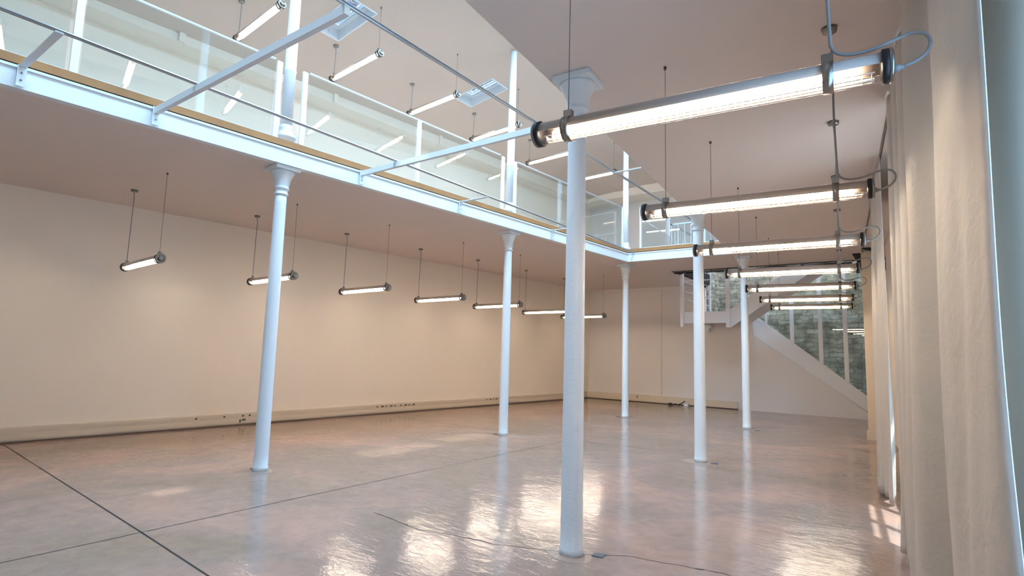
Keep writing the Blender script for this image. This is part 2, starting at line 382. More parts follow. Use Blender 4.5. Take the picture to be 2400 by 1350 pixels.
# left slope is cut around each well: build with boxes of quads in x,y then drop cells inside wells
def slope_with_holes():
    xl = sorted(set([-11.6, -10.4, -5.55]+[round(c[0]+s*SW/2, 3) for c in SKYL for s in (-1, 1)]))
    yl = sorted(set([-4.2, 14.6, 16.2, 18.6]+[round(c[1]+s*SD/2, 3) for c in SKYL for s in (-1, 1)]))
    def Z(x, y): return min(zc(x), 7.66-.25*max(0, y-16.2)) if y > 14.6 else zc(x)
    def inside(x, y): return any(abs(x-c[0]) < SW/2-.001 and abs(y-c[1]) < SD/2-.001 for c in SKYL)
    for j in range(len(yl)-1):
        for i in range(len(xl)-1):
            if inside((xl[i]+xl[i+1])/2, (yl[j]+yl[j+1])/2): continue
            q = [(xl[i], yl[j]), (xl[i+1], yl[j]), (xl[i+1], yl[j+1]), (xl[i], yl[j+1])]
            bm.faces.new([bm.verts.new((x, y, Z(x, y))) for x, y in q])
slope_with_holes()
sheet([-3.5, -1.6, .2], [-4.2, 14.6, 16.2, 18.6]); sheet([-5.55, -3.5], [13.0, 14.6, 16.2, 18.6]); sheet([-5.55, -3.5], [-4.2, -.4])
bmesh.ops.remove_doubles(bm, verts=bm.verts, dist=.0005)
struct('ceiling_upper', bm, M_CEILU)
bm = BM(); add_box(bm, (-14, -5, 8.55), (-8.95, 19, 8.7)); add_box(bm, (-7.3, -5, 8.55), (-5.6, 19, 8.7)); add_prism(bm, [(-3.5, -5), (xrw(-5)+.3, -5), (xrw(19)+.3, 19), (-3.5, 19)], 8.6, 8.7); add_box(bm, (-5.6, -5, 8.55), (-3.5, -.4, 8.7)); add_box(bm, (-5.6, 13, 8.55), (-3.5, 19, 8.7))
add_box(bm, (-8.95, -5, 8.55), (-7.3, 1.5, 8.7)); add_box(bm, (-8.95, 2.7, 8.55), (-7.3, 5.2, 8.7)); add_box(bm, (-8.95, 6.5, 8.55), (-7.3, 8.9, 8.7)); add_box(bm, (-8.95, 10.1, 8.55), (-7.3, 19, 8.7))
add_box(bm, (-5.6, -.4, 8.5), (-5.55, 13, 8.7))
add_box(bm, (-5.6, -.4, 7.84), (-5.53, 13, 8.6)); add_box(bm, (-3.52, -.4, 7.84), (-3.45, 13, 8.6)); add_box(bm, (-5.6, 12.95, 7.6), (-3.45, 13.02, 8.6)); add_box(bm, (-5.6, -.47, 7.84), (-3.45, -.4, 8.6))
CL = [(-4.19, -3.62, 2.5, 4.0), (-4.31, -3.72, 4.3, 5.5), (-3.87, -3.56, -.36, .05)]  # unseen roof holes, added so that sun patches land on the floor
_x = sorted({-5.6, -3.5} | {v for c in CL for v in c[:2]}); _y = sorted({-.4, 13.0} | {v for c in CL for v in c[2:]})
for i in range(len(_x)-1):
    for j in range(len(_y)-1):
        mx_, my_ = (_x[i]+_x[i+1])/2, (_y[j]+_y[j+1])/2
        if not any(c[0] < mx_ < c[1] and c[2] < my_ < c[3] for c in CL): add_box(bm, (_x[i], _y[j], 8.55), (_x[i+1], _y[j+1], 8.7))
_roof = struct('roof', bm, M_CEIL)
for c in CL:
    bm = BM(); add_box(bm, (c[0], c[2], 8.6), (c[1], c[3], 8.62)); obj('sun_patch_pane', bm, M_TINT, _roof)
# boxed bulkheads under the upper ceiling
bm = BM()
add_prism(bm, [(xwall(-4), -4), (xwall(-4)+.5, -4), (xwall(17.5)+.5, 17.5), (xwall(17.5), 17.5)], 6.93, 7.6)
add_box(bm, (-10.2, 17.45, 7.0), (1.0, 18.4, 7.75))
struct('trim_2', bm, M_WALL)
bm = BM()
for k in range(7):
    y = 4.05+k*3.1
    if y < 17: add_prism(bm, [(xwall(y)+.5, y), (xwall(y)+.56, y), (xwall(y)+.56, y+.1), (xwall(y)+.5, y+.1)], 6.93, 7.36)
struct('trim_3', bm, M_WALL)
# cornice and panel joint of the lower back wall
bm = BM(); add_box(bm, (-10.3, 18.26, H-.09), (xs, 18.42, H)); struct('trim_4', bm, M_WALLB)
bm = BM(); add_box(bm, (-7.085, 18.3, .25), (-7.055, 18.33, H-.09)); struct('trim_5', bm, M_TRIM)

# perimeter trunking along the left and back walls
def trunk_left():
    y0, y1 = -4, 18.2
    bm = BM()
    add_prism(bm, [(xwall(y0), y0), (xwall(y0)+.06, y0), (xwall(y1)+.06, y1), (xwall(y1), y1)], .02, .23)
    o = struct('baseboard_left', bm, M_TRIM, bevel=.004)
    bm = BM(); add_prism(bm, [(xwall(y0)+.06, y0), (xwall(y0)+.075, y0), (xwall(y1)+.075, y1), (xwall(y1)+.06, y1)], .045, .12); obj('cover', bm, M_TRIM, o)
    bm = BM(); add_prism(bm, [(xwall(y0)+.06, y0), (xwall(y0)+.068, y0), (xwall(y1)+.068, y1), (xwall(y1)+.06, y1)], .16, .215); obj('cover', bm, M_TRIM, o)
    bm = BM(); add_prism(bm, [(xwall(y0), y0), (xwall(y0)+.058, y0), (xwall(y1)+.058, y1), (xwall(y1), y1)], 0, .02); obj('shadow_gap', bm, M_SOCK, o)
    for y, n in ((5.1, 1), (5.6, 1), (5.95, 2), (6.3, 1), (9.1, 5), (9.8, 4), (12.9, 4)):
        for k in range(n):
            yy = y+k*.13
            bm = BM(); add_box(bm, (xwall(yy)+.066, yy, .165), (xwall(yy)+.074, yy+.035+.04*(n > 3 and k % 2), .195)); obj('socket', bm, M_SOCK, o)
    bm = BM()
    add_box(bm, (xwall(5.9)+.07, 5.9, .06), (xwall(5.9)+.083, 5.93, .11)); add_box(bm, (xwall(5.95)+.07, 5.95, .085), (xwall(5.95)+.083, 6.02, .12)); obj('socket', bm, M_SOCK, o)
trunk_left()
bm = BM(); add_box(bm, (-10.2, 18.2, .02), (-4.62, 18.44, .23)); o = struct('baseboard_back', bm, M_TRIM, bevel=.004)
bm = BM(); add_box(bm, (-10.2, 18.19, .05), (-4.62, 18.2, .12)); obj('cover', bm, M_TRIM, o)
bm = BM(); add_box(bm, (-10.2, 18.21, 0), (-4.62, 18.4, .02)); obj('shadow_gap', bm, M_DARK, o)
bm = BM(); add_box(bm, (-7.9, 18.185, .13), (-7.87, 18.2, .2)); obj('socket', bm, M_SOCK, o)
# ------------------------------------------------------------------ steel edge beams and floor boards
def seg_prism(bm, y0, y1, o0, o1, z0, z1):
    add_prism(bm, [(xbeam(y0)+o0, y0), (xbeam(y0)+o1, y0), (xbeam(y1)+o1, y1), (xbeam(y1)+o0, y1)], z0, z1)
lb = thing('edge_beam', 'long white steel beam edging the left gallery, above the left row of columns', 'beam', (xbeam(0), 0, H))
def rel(o, p): o.location = -p.location; return o
bm = BM(); seg_prism(bm, Y0, YB, -.1, 0, H, 4.085); rel(obj('web', bm, M_STEEL, lb), lb)
bm = BM(); seg_prism(bm, Y0, YB, -.1, .015, 4.085, 4.11); rel(obj('flange', bm, M_STEEL, lb), lb)
bm = BM(); seg_prism(bm, Y0, YB, -.1, -.006, 4.11, 4.13); rel(obj('shadow_gap', bm, M_DARK, lb), lb)
bb = thing('edge_beam', 'short white steel beam edging the back gallery, square to the long one', 'beam', (-4.6, YB, H))
bm = BM(); add_box(bm, (xbeam(YB)-.1, YB, H), (xedge(YB), YB+.1, 4.085)); rel(obj('web', bm, M_STEEL, bb), bb)
bm = BM(); add_box(bm, (xbeam(YB)-.1, YB-.015, 4.085), (xedge(YB), YB+.1, 4.11)); rel(obj('flange', bm, M_STEEL, bb), bb)
bm = BM(); add_box(bm, (xbeam(YB)-.1, YB+.006, 4.11), (xedge(YB), YB+.1, 4.13)); rel(obj('shadow_gap', bm, M_DARK, bb), bb)
bm = BM(); seg_prism(bm, Y0, YB, -.1, 0, 4.13, 4.215); tag(obj('wooden_edge_board', bm, M_WOOD), 'oak board along the left gallery edge, between beam and glass', 'board')
bm = BM(); add_box(bm, (xbeam(YB)+.001, YB, 4.13), (xedge(YB), YB+.1, 4.215)); tag(obj('wooden_edge_board', bm, M_WOOD), 'oak board along the back gallery edge, right of the corner column', 'board')

# ------------------------------------------------------------------ columns
def col_shaft(h): 
    bm = BM(); n = 24; add_lathe(bm, [(.094, 0), (.093, .05), (.088, .06)]+[(.087-.012*k/n, .06+(h-.06)*k/n) for k in range(1, n+1)], 40); return bm
def capital(bm, h):
    add_lathe(bm, [(.075, h-.37), (.09, h-.365), (.092, h-.35), (.08, h-.34), (.08, h-.30), (.094, h-.29), (.1, h-.275), (.090, h-.26), (.094, h-.24), (.101, h-.2), (.116, h-.14), (.138, h-.09), (.150, h-.068), (.152, h-.056), (.146, h-.05)], 40)
def abacus(bm, h): add_box(bm, (-.168, -.168, h-.05), (.168, .168, h))
COLG = 'white cast iron columns'
def lower_column(x, y, rz, label):
    t = thing('iron_column', label, 'column', (x, y, 0), rz, COLG)
    obj('shaft', col_shaft(H-.34), M_IRON, t)
    bm = BM(); capital(bm, H); obj('capital', bm, M_IRON, t)
    bm = BM(); abacus(bm, H); obj('abacus', bm, M_IRON, t, bevel=.006)
    return t
YS = (4.007, 8.685, 13.482)
aL = -math.atan(.0612); aR = math.atan(.1)
c0 = lower_column(xL(YS[0]), YS[0], aL, 'white iron column nearest the camera in the left row, on the floor')
dup(c0, (xL(YS[1]), YS[1], 0), aL, 'white iron column second in the left row, under the long beam')
dup(c0, (xL(YS[2])+.03, YS[2]-.08, 0), aL, 'white iron column farthest in the left row, under the gallery corner')
dup(c0, (xR(YS[0]), YS[0], 0), aR, 'largest white iron column, in front of everything at the centre right')
dup(c0, (xR(YS[1]), YS[1], 0), aR, 'white iron column second in the right row, left of the stairs')
dup(c0, (xR(YS[2]), YS[2], 0), aR, 'farthest white iron column of the right row, just in front of the stairs')
def upper_column(x, y, rz, label):
    h = zc(x)-FT-.02 if x < -5 else 7.6-FT
    t = thing('gallery_column', label, 'column', (x, y, FT), rz, 'columns on the gallery')
    bm = BM(); add_lathe(bm, [(.078, .28), (.074, 1.03), (.08, 1.04), (.08, 1.06), (.074, 1.07), (.066, h)], 36); obj('shaft', bm, M_IRON, t)
    bm = BM(); add_lathe(bm, [(.115, 0), (.115, .09), (.13, .1), (.135, .12), (.125, .145), (.1, .16), (.095, .19), (.085, .215), (.09, .235), (.08, .28)], 36); obj('base', bm, M_IRON, t)
    return t
u0 = upper_column(xL(YS[0]), YS[0], 0, 'round white column on the gallery, largest, left of the first skylight')
u1 = dup(u0, (xL(YS[1]), YS[1], FT), 0, 'round white column on the gallery, right of the second skylight')
u2 = dup(u0, (xL(YS[2])+.03, YS[2]-.08, FT), 0, 'round white column at the inside corner of the gallery')
for y, nm in ((-.7, 'near'), (YS[0], ''), (YS[1], ''), (YS[2], '')):
    dup(u0, (xR(y), y, FT), 0, 'right gallery column, seen only as a reflection in the left glass')

# ------------------------------------------------------------------ glass balustrade
def balustrade(bays, posts, label, P, side, grp='glass balustrades'):
    """P(s) -> (x,y) along the edge, side = unit normal away from the atrium"""
    x0, y0 = P(bays[0][0]); t = thing('glass_balustrade', label, 'balustrade', (x0, y0, FT), 0, grp)
    off = Vector(side)*.05
    for a, b in bays:
        A = Vector((*P(a), 0))+off; B = Vector((*P(b), 0))+off
        bm = BM(); add_beam(bm, A+Vector((0, 0, 4.735)), B+Vector((0, 0, 4.735)), .012, 1.02); rel(obj('glass_pane', bm, M_GLASS, t), t)
        bm = BM(); add_beam(bm, A+Vector((0, 0, 4.2245)), B+Vector((0, 0, 4.2245)), .03, .016); rel(obj('shoe', bm, M_STEEL, t), t)
    A = Vector((*P(bays[0][0]), 0))+off; B = Vector((*P(bays[-1][1]), 0))+off
    bm = BM(); add_beam(bm, A+Vector((0, 0, 5.265)), B+Vector((0, 0, 5.265)), .022, .02); rel(obj('handrail', bm, M_ALU, t), t)
    for s in posts:
        Q = Vector((*P(s), 0))+off
        bm = BM(); add_beam(bm, Q+Vector((0, 0, 4.2165)), Q+Vector((0, 0, 5.253)), .03, .07, up=Vector((0, 1, 0))); rel(obj('post', bm, M_STEEL, t), t)
    return t
PL = lambda s: (xbeam(s), s)
balustrade([(-1.5, 1.62), (1.74, 3.72)], [-1.4, 1.69, 3.78], 'glass balustrade at the far left of the long gallery edge', PL, (-1, 0, 0))
balustrade([(4.2, 6.08), (6.2, 8.12)], [4.14, 6.14, 8.2], 'glass balustrade between the first and second gallery columns', PL, (-1, 0, 0))
balustrade([(8.62, 10.65), (10.7, 12.72)], [8.56, 12.76], 'glass balustrade between the second column and the gallery corner', PL, (-1, 0, 0))
balustrade([(-5.5, -3.45)], [-5.55], 'glass balustrade along the back gallery edge', lambda s: (s, YB), (0, 1, 0))
PR = lambda s: (xedge(s), s)
balustrade([(-1.5, 3.6), (3.7, 8.2), (8.3, 12.8)], [3.65, 8.25], 'glass balustrade of the right gallery, above the right row of columns', PR, (1, 0, 0))

# ------------------------------------------------------------------ guide rails and cross arms in the atrium
ZR = 4.1
def guide(x, y0, y1, label):
    t = thing('guide_rail', label, 'rail', (x, y0, ZR+.024))
    bm = BM(); add_tube(bm, [(0, 0, 0), (0, y1-y0, 0)], .017, 12); obj('tube', bm, M_ALU, t)
    bm = BM(); add_tube(bm, [(.03, 0, -.008), (.03, y1-y0, -.008)], .006, 8); obj('cord', bm, M_CABLE, t)
    return t
guide(-5.72, -1.6, YB-.02, 'aluminium tube rail running beside the left gallery beam')
guide(-3.39, -1.6, YB-.02, 'aluminium tube rail running over the middle of the hall')
def bracket(t, x0, dy=0):
    bm = BM(); add_box(bm, (0, -.035, -.19), (.008, .035, .012)); obj('bracket_plate', bm, M_STEEL, t)
    for z in (-.06, -.13):
        bm = BM(); add_lathe(bm, [(.009, .008), (.009, .014), (.004, .016)], 12, 'x', (0, 0, z)); obj('bolt', bm, M_CHROME, t)
def arm(y, x1, label, cat='arm', w_=.012, h_=.075):
    x0 = xbeam(y)+.02; t = thing('cross_arm' if x1 > -5 else 'rail_bracket', label, cat, (x0, y, ZR))
    bm = BM(); (add_box(bm, (0, -.024, -.066), (x1-x0, .024, .004)) if x1 > -5 else add_box(bm, (0, -.03, -.004), (x1-x0, .03, .006)))
    obj('bar', bm, M_STEEL, t); bracket(t, x0)
    return t
arm(2.42, -3.37, 'nearer long steel cross arm over the hall, reaching the top edge of the photo')
arm(5.06, -3.37, 'farther long steel cross arm, passing behind the nearest tube lamp')
arm(1.3, -5.70, 'short flat bracket at the far left, holding the rail off the beam', 'bracket')
arm(7.05, -5.70, 'short flat bracket right of the farther long cross arm', 'bracket')
arm(9.72, -5.70, 'short flat bracket just left of the largest column', 'bracket')
t = thing('rail_bracket', 'short flat bar from the middle rail to the right slab edge', 'bracket', (-3.40, 6.98, ZR-.009))
bm = BM(); add_box(bm, (0, -.02, 0), (.62, .02, .012)); obj('bar', bm, M_STEEL, t)
# ------------------------------------------------------------------ tube lamps
LL = 1.57
def lamp_parts(t, drop, clampL, clampR, kind):
    r = .06; h2 = LL/2
    bm = BM(); add_lathe(bm, [(r, -h2+.03), (r, h2-.03)], 40, 'x', cap=False); obj('glass_tube', bm, M_TUBEG, t)
    bm = BM(); n = 16; prev = None                       # opaque upper reflector, a curved sheet with thickness
    for k in range(n+1):
        a = math.radians(-6+192*k/n); row = [bm.verts.new((x, rr*math.cos(a), rr*math.sin(a))) for x in (-h2+.03, h2-.03) for rr in (.0565, .0545)]
        if prev:
            for i, j in ((0, 2), (3, 1), (1, 0), (2, 3)): 
                f = bm.faces.new([prev[i], prev[j], row[j], row[i]]); f.smooth = True
        prev = row
    obj('reflector', bm, M_GREYP, t)
    bm = BM(); add_lathe(bm, [(.012, -h2+.10), (.019, -h2+.115), (.019, h2-.125), (.012, h2-.11)], 20, 'x', (0, 0, -.010)); obj('fluorescent_tube', bm, M_EMIT_UP if drop < .7 else M_EMIT_R if kind == 'right' else M_EMIT, t)
    bm = BM(); nb = 46
    for k in range(nb):
        x = -h2+.07+(LL-.14)*k/(nb-1)
        v = [bm.verts.new((x+dx, y, z)) for dx in (-.0012, .0012) for y, z in ((-.028, -.026), (.028, -.026), (.021, -.036), (.012, -.051), (-.012, -.051), (-.021, -.036))]
        bm.faces.new(v[:6]); bm.faces.new(v[6:][::-1])
        for i in range(6): bm.faces.new([v[i], v[(i+1) % 6], v[(i+1) % 6+6], v[i+6]])
    for y, z in ((-.028, -.027), (.028, -.027), (-.012, -.05), (.012, -.05)):
        add_box(bm, (-h2+.06, y-.001, z-.003), (h2-.06, y+.001, z+.003))
    obj('louver', bm, M_LOUV, t)
    for s in (-1, 1):
        bm = BM(); x0 = s*(h2-.035)
        pr = [(.05, -.005), (.067, 0), (.067, .022), (.062, .024)]
        add_lathe(bm, [(a, s*b+x0) for a, b in pr], 40, 'x'); cp = obj('end_cap', bm, M_BLACK, t)
        bm = BM(); add_lathe(bm, [(a, s*b+x0) for a, b in [(.064, .022), (.068, .026), (.068, .034), (.062, .038), (.045, .040), (.043, .037), (.0, .037)]], 40, 'x', cap=False)
        obj('disc', bm, M_CHROME, cp)
    for x in (clampL, clampR):
        bm = BM(); add_lathe(bm, [(.0625, x-.02), (.0645, x-.02), (.0645, x+.02), (.0625, x+.02)], 36, 'x', cap=False)
        add_box(bm, (x-.022, -.016, .06), (x+.022, .016, .098)); obj('clamp', bm, M_CHROME, t)
    # suspension
    cx, wx = (clampR, clampL) if kind == 'right' else (clampL, clampR)
    if kind == 'reflect': cx, wx = clampR, clampL
    bm = BM(); add_tube(bm, [(wx, 0, .095), (wx, 0, drop-.01)], .0022, 6); obj('suspension_wire', bm, M_WIRE, t)
    bm = BM(); add_lathe(bm, [(.009, drop-.025), (.012, drop-.02), (.012, drop)], 12, 'z', (wx, 0, 0)); obj('wire_anchor', bm, M_WIRE, t)
    bm = BM(); add_lathe(bm, [(.014, drop-.036), (.046, drop-.03), (.052, drop-.0)], 24, 'z', (cx, 0, 0)); obj('ceiling_rose', bm, M_CHROME, t)
    bm = BM()
    if kind == 'right':
        add_tube(bm, spline([(cx, 0, drop-.02), (cx+.012, 0, drop-.3), (cx+.006, .004, drop*.5), (cx+.012, 0, .2), (cx+.02, 0, .12), (cx+.06, 0, .085), (cx+.14, .01, .084), (cx+.22, .02, .108), (cx+.28, .02, .125), (cx+.325, .01, .108), (cx+.342, 0, .068), (cx+.33, 0, .028), (cx+.295, 0, .0), (h2+.035, 0, -.012)], 6), .0070, 10)
    else:
        add_tube(bm, spline([(cx, 0, drop-.02), (cx+.0, 0, drop-.06), (cx+.022, .0, drop-.14), (cx+.012, 0, drop*.75), (cx+.004, .0, drop*.4), (cx, 0, .16), (cx, 0, .09)], 5), .0062, 8)
    obj('cable', bm, M_CABLE, t)
    bm = BM(); add_lathe(bm, [(.012, h2), (.015, h2+.004), (.015, h2+.02), (.009, h2+.024), (.009, h2+.036)], 16, 'x', (0, -.02 if kind != 'right' else 0, -.015)); obj('cable_gland', bm, M_CHROME if kind != 'right' else M_CABLE, t)
ZRC = 2.665; ZLC = 2.69
ORD = ['nearest', 'second', 'third', 'fourth', 'fifth', 'sixth', 'farthest']
# right row, along the curtains
tr = thing('tube_lamp', 'largest hanging tube lamp, nearest the camera, crossing the top right', 'lamp', (-.82, 2.45, 2.70), AR, 'tube lamps in the right row')
lamp_parts(tr, H-2.70, -.60, .565, 'right')
RL = [(-.985, 4.255), (-1.16, 6.06), (-1.345, 7.94), (-1.52, 9.77), (-1.71, 11.64), (-1.87, 13.4)]
RLAB = ['hanging tube lamp second from the camera in the right row',
        'third hanging tube lamp from the camera in the right row',
        'fourth hanging tube lamp from the camera in the right row, before the stairs',
        'fifth hanging tube lamp from the camera in the right row',
        'sixth hanging tube lamp from the camera in the right row',
        'farthest hanging tube lamp of the right row, before the stair glass']
for (x, y), lb_ in zip(RL, RLAB): dup(tr, (x, y, 2.70), AR, lb_)
# left row under the gallery
tl = thing('tube_lamp', 'leftmost hanging tube lamp under the left gallery', 'lamp', (-9.055, 3.31, ZLC), AL, 'tube lamps under the left gallery')
lamp_parts(tl, H-ZLC, -.71, .71, 'left')
LLs = [(-8.95, 5.255), (-8.76, 7.085), (-8.625, 9.07), (-8.42, 10.92), (-8.30, 12.94), (-8.205, 14.9)]
LLAB = ['hanging tube lamp under the left gallery, crossing behind the first left column',
        'hanging tube lamp under the left gallery, first to the right of the first left column',
        'hanging tube lamp under the left gallery, left of the second left column',
        'hanging tube lamp under the left gallery, crossing behind the second left column',
        'hanging tube lamp under the left gallery, just left of the largest column',
        'farthest hanging tube lamp under the left gallery, crossing behind the largest column']
for (x, y), lb_ in zip(LLs, LLAB): dup(tl, (x, y, ZLC), AL, lb_)
# upper level, left: the rose end hangs from a lower point of the sloping ceiling, same drop used
ZU = 6.70
def zul(x): return zc(x-.71)-.655
def zur(x): return zc(x+.71)-.615
tu = thing('tube_lamp', 'tube lamp on the upper level, left of the first gallery column', 'lamp', (-8.30, 4.32, zul(-8.30)), AL, 'tube lamps on the upper level')
lamp_parts(tu, .66, -.71, .71, 'left')
def slope_wires(t):
  for ch in t.children:
    if ch.name.startswith('suspension_wire'):
        for v in ch.data.vertices:
            if v.co.z > .3: v.co.z += .21
    if ch.name.startswith('wire_anchor'):
        for v in ch.data.vertices: v.co.z += .21
slope_wires(tu)
ULs = [(-8.16, 6.11), (-8.08, 8.05), (-7.94, 10.0), (-7.78, 12.2), (-7.6, 14.3)]
ULAB = ['tube lamp on the upper level, below the first skylight', 'tube lamp on the upper level, left of the second skylight',
        'tube lamp on the upper level, behind the farther long cross arm', 'tube lamp on the upper level, left of the largest column',
        'tube lamp on the upper level, right of the largest column']
for (x, y), lb_ in zip(ULs, ULAB): dup(tu, (x, y, zul(x)), AL, lb_)
tx = thing('tube_lamp', 'tube lamp of the right gallery, seen only as a reflection in the left glass', 'lamp', (-1.05, 3.05, zur(-1.05)), AR, 'tube lamps over the right gallery')
lamp_parts(tx, .62, -.71, .71, 'reflect'); slope_wires(tx)
for k in (-1, 1, 2, 3, 4, 5):
    dup(tx, (-1.05-.18*k, 3.05+1.86*k, zur(-1.05-.18*k)), AR, 'tube lamp of the right gallery, seen only as a reflection in the left glass')

# ------------------------------------------------------------------ skylights with ironwork
def skylight(cx, cy, label):
    z0 = zc(cx); t = thing('skylight', label, 'skylight', (cx, cy, z0), 0, 'small ceiling skylights')
    k = .155; hw, hd = SW/2, SD/2
    def ring(bm, a, b, c_, d, z1, z2):   # sloped frame ring between outer (a,b) and inner (c,d) half sizes
        for lo, hi in (((-a, -b), (-c_, b)), ((c_, -b), (a, b)), ((-c_, -b), (c_, -d)), ((-c_, d), (c_, b))):
            v = [bm.verts.new((x, y, zz+k*x)) for zz in (z1, z2) for x, y in ((lo[0], lo[1]), (hi[0], lo[1]), (hi[0], hi[1]), (lo[0], hi[1]))]
            for f in ((0, 1, 2, 3), (7, 6, 5, 4), (0, 4, 5, 1), (1, 5, 6, 2), (2, 6, 7, 3), (3, 7, 4, 0)): bm.faces.new([v[i] for i in f])
    bm = BM(); ring(bm, hw+.02, hd+.02, hw-.002, hd-.002, -.012, .30); obj('well', bm, M_STEEL, t)
    bm = BM(); ring(bm, hw, hd, hw-.07, hd-.07, .19, .23); obj('frame', bm, M_STEEL, t)
    bm = BM(); ring(bm, hw-.05, hd-.05, hw-.11, hd-.11, .26, .29); obj('frame', bm, M_STEEL, t)
    bm = BM(); v = [bm.verts.new((x, y, .24+k*x)) for x, y in ((-hw, -hd), (hw, -hd), (hw, hd), (-hw, hd))]; bm.faces.new(v)
    g = bm.faces[:] if False else None
    r_ = bmesh.ops.extrude_face_region(bm, geom=list(bm.faces))
    for e in r_['geom']:
        if isinstance(e, bmesh.types.BMVert): e.co.z += .006
    obj('pane', bm, M_PANE, t)
    bm = BM()
    nx = 7; wx = 2*(hw-.11)/nx
    for i in range(nx+1):
        x = -hw+.11+i*wx; add_beam(bm, (x, -hd+.1, .31+k*x), (x, hd-.1, .31+k*x), .012, .012)
    for i in range(nx):
        x = -hw+.11+(i+.5)*wx
        for s in (-1, 1):
            pts = [(x+wx*.36*math.cos(a), s*.085+.07*math.sin(a), .31+k*x) for a in [2*PI*q/10 for q in range(11)]]
            add_tube(bm, pts, .007, 5)
            add_tube(bm, [(x-wx/2, 0, .31+k*x), (x, s*(hd-.1), .31+k*x), (x+wx/2, 0, .31+k*x)], .006, 5)
    obj('iron_grille', bm, M_GRILLE, t)
for (cx, cy), lb_ in zip(SKYL, ['skylight with ironwork at the top of the photo, right of the first gallery column', 'skylight with ironwork between the second and first gallery columns, crossed by the rail', 'skylight of the upper ceiling beyond the top edge of the photo']):
    skylight(cx, cy, lb_)

# ------------------------------------------------------------------ staircase
st = thing('staircase', 'white steel staircase with landing and glass side, in front of the stone wall', 'staircase', (-3.4, 15.6, 0))
def sp_(name, bm, m=M_GAL, **k): return rel(obj(name, bm, m, st, **k), st)
YF = 15.65; LX0, LX1 = -5.43, -4.2; ZL = 2.82
bm = BM(); add_box(bm, (LX0, YF, 2.50), (LX1, YF+.04, ZL)); add_box(bm, (LX0, YF, 2.56), (LX0+.04, 18.25, ZL)); add_box(bm, (LX0, YF+.04, 2.72), (LX1, 18.25, 2.80)); sp_('landing', bm)
def post(x, y, z0, z1, wd=.07): 
    bm = BM(); add_box(bm, (x-wd/2, y-wd/2, z0), (x+wd/2, y+wd/2, z1)); sp_('post', bm)
post(LX0+.0, YF, 2.40, 4.6, .085); post(LX1+.03, YF, 2.38, 4.9, .1); post(LX0+.03, 18.2, 2.5, 4.6, .05)
for z in (3.21, 3.43, 3.70):
    bm = BM(); add_tube(bm, [(LX0, YF, z), (LX1, YF, z)], .012, 8); sp_('rail', bm)
    bm = BM(); add_tube(bm, [(LX0, YF, z), (LX0, 18.2, z)], .012, 8); sp_('rail', bm)
# upper flight, rising to the right from the landing
X2, Z2 = -1.75, 4.2; nst = 8
X1u, Z1u = LX1+.06, ZL
sl_u = (4.2-2.82)/(X2-X1u)
for yy in (YF, YF+1.15):
    bm = BM(); add_vprism(bm, [(-4.14, 2.36), (-1.70, 4.07), (-1.70, 4.2), (-2.11, 4.2), (-4.14, 2.86)], yy, yy+.02); sp_('stringer', bm)
for k in range(nst):
    x = X1u+(X2-X1u)*k/nst; z = ZL+(Z2-ZL)*(k+1)/nst; dx = (X2-X1u)/nst
    bm = BM(); add_box(bm, (x, YF+.02, z-.045), (x+dx+.03, YF+1.15, z-.025)); add_box(bm, (x, YF+.02, z-.045-(Z2-ZL)/nst), (x+.012, YF+1.15, z-.025)); sp_('tread', bm)
for k in range(3):
    x = LX1+.72*(k+1); zz = ZL+(x-LX1)*sl_u; post(x, YF, zz, zz+.95, .045)
for dz in (.36, .62, .9):
    bm = BM(); add_tube(bm, [(LX1, YF, ZL+dz), (X2, YF, 4.2+dz)], .012, 8); sp_('rail', bm)
# lower flight, rising to the left behind the wall line
YW = 18.33
def zlo(x): return .17+(x+1.23)*(-.691)
def zhi(x): return .61+(x+1.22)*(-.796)
bm = BM(); add_vprism(bm, [(-.95, zlo(-.95)-.0 if zlo(-.95) > 0 else 0), (-4.2, zlo(-4.2)), (-4.2, zhi(-4.2)), (-.95, zhi(-.95))], YW-.03, YW); sp_('stringer', bm)
bm = BM(); add_vprism(bm, [(-1.0, zhi(-1.0)-.10), (-4.2, zhi(-4.2)-.12), (-4.2, zhi(-4.2)-.09), (-1.0, zhi(-1.0)-.07)], YW-.045, YW-.03); sp_('rib', bm)
for k in range(14):
    x = -1.0-3.15*k/14; z = .25+2.5*(k+1)/15
    bm = BM(); add_box(bm, (x-.26, 18.62, z-.03), (x, 19.6, z)); sp_('tread', bm)
px = [-3.78, -3.06, -2.32, -1.70]
pe = [-4.2, -3.73, -3.06, -2.32, -1.70, -1.0]
for x in px[1:]:
    bm = BM(); add_box(bm, (x-.055, YW-.06, zhi(x)-.02), (x+.055, YW-.02, 4.19)); sp_('post', bm)
bm = BM(); add_box(bm, (-3.80, YW-.06, zhi(-3.75)-.02), (-3.735, YW-.02, 3.05)); sp_('post', bm)
for a, b in zip(pe[1:], pe[2:]):
    bm = BM(); m0 = a+.055; m1 = b-.055; add_vprism(bm, [(m0, zhi(m0)), (m1, zhi(m1)), (m1, 4.1 if a > -3.5 else 3.05+.3), (m0, 4.1 if a > -3.5 else 3.05)], YW-.045, YW-.035); sp_('glass_pane', bm, M_SGLASS)
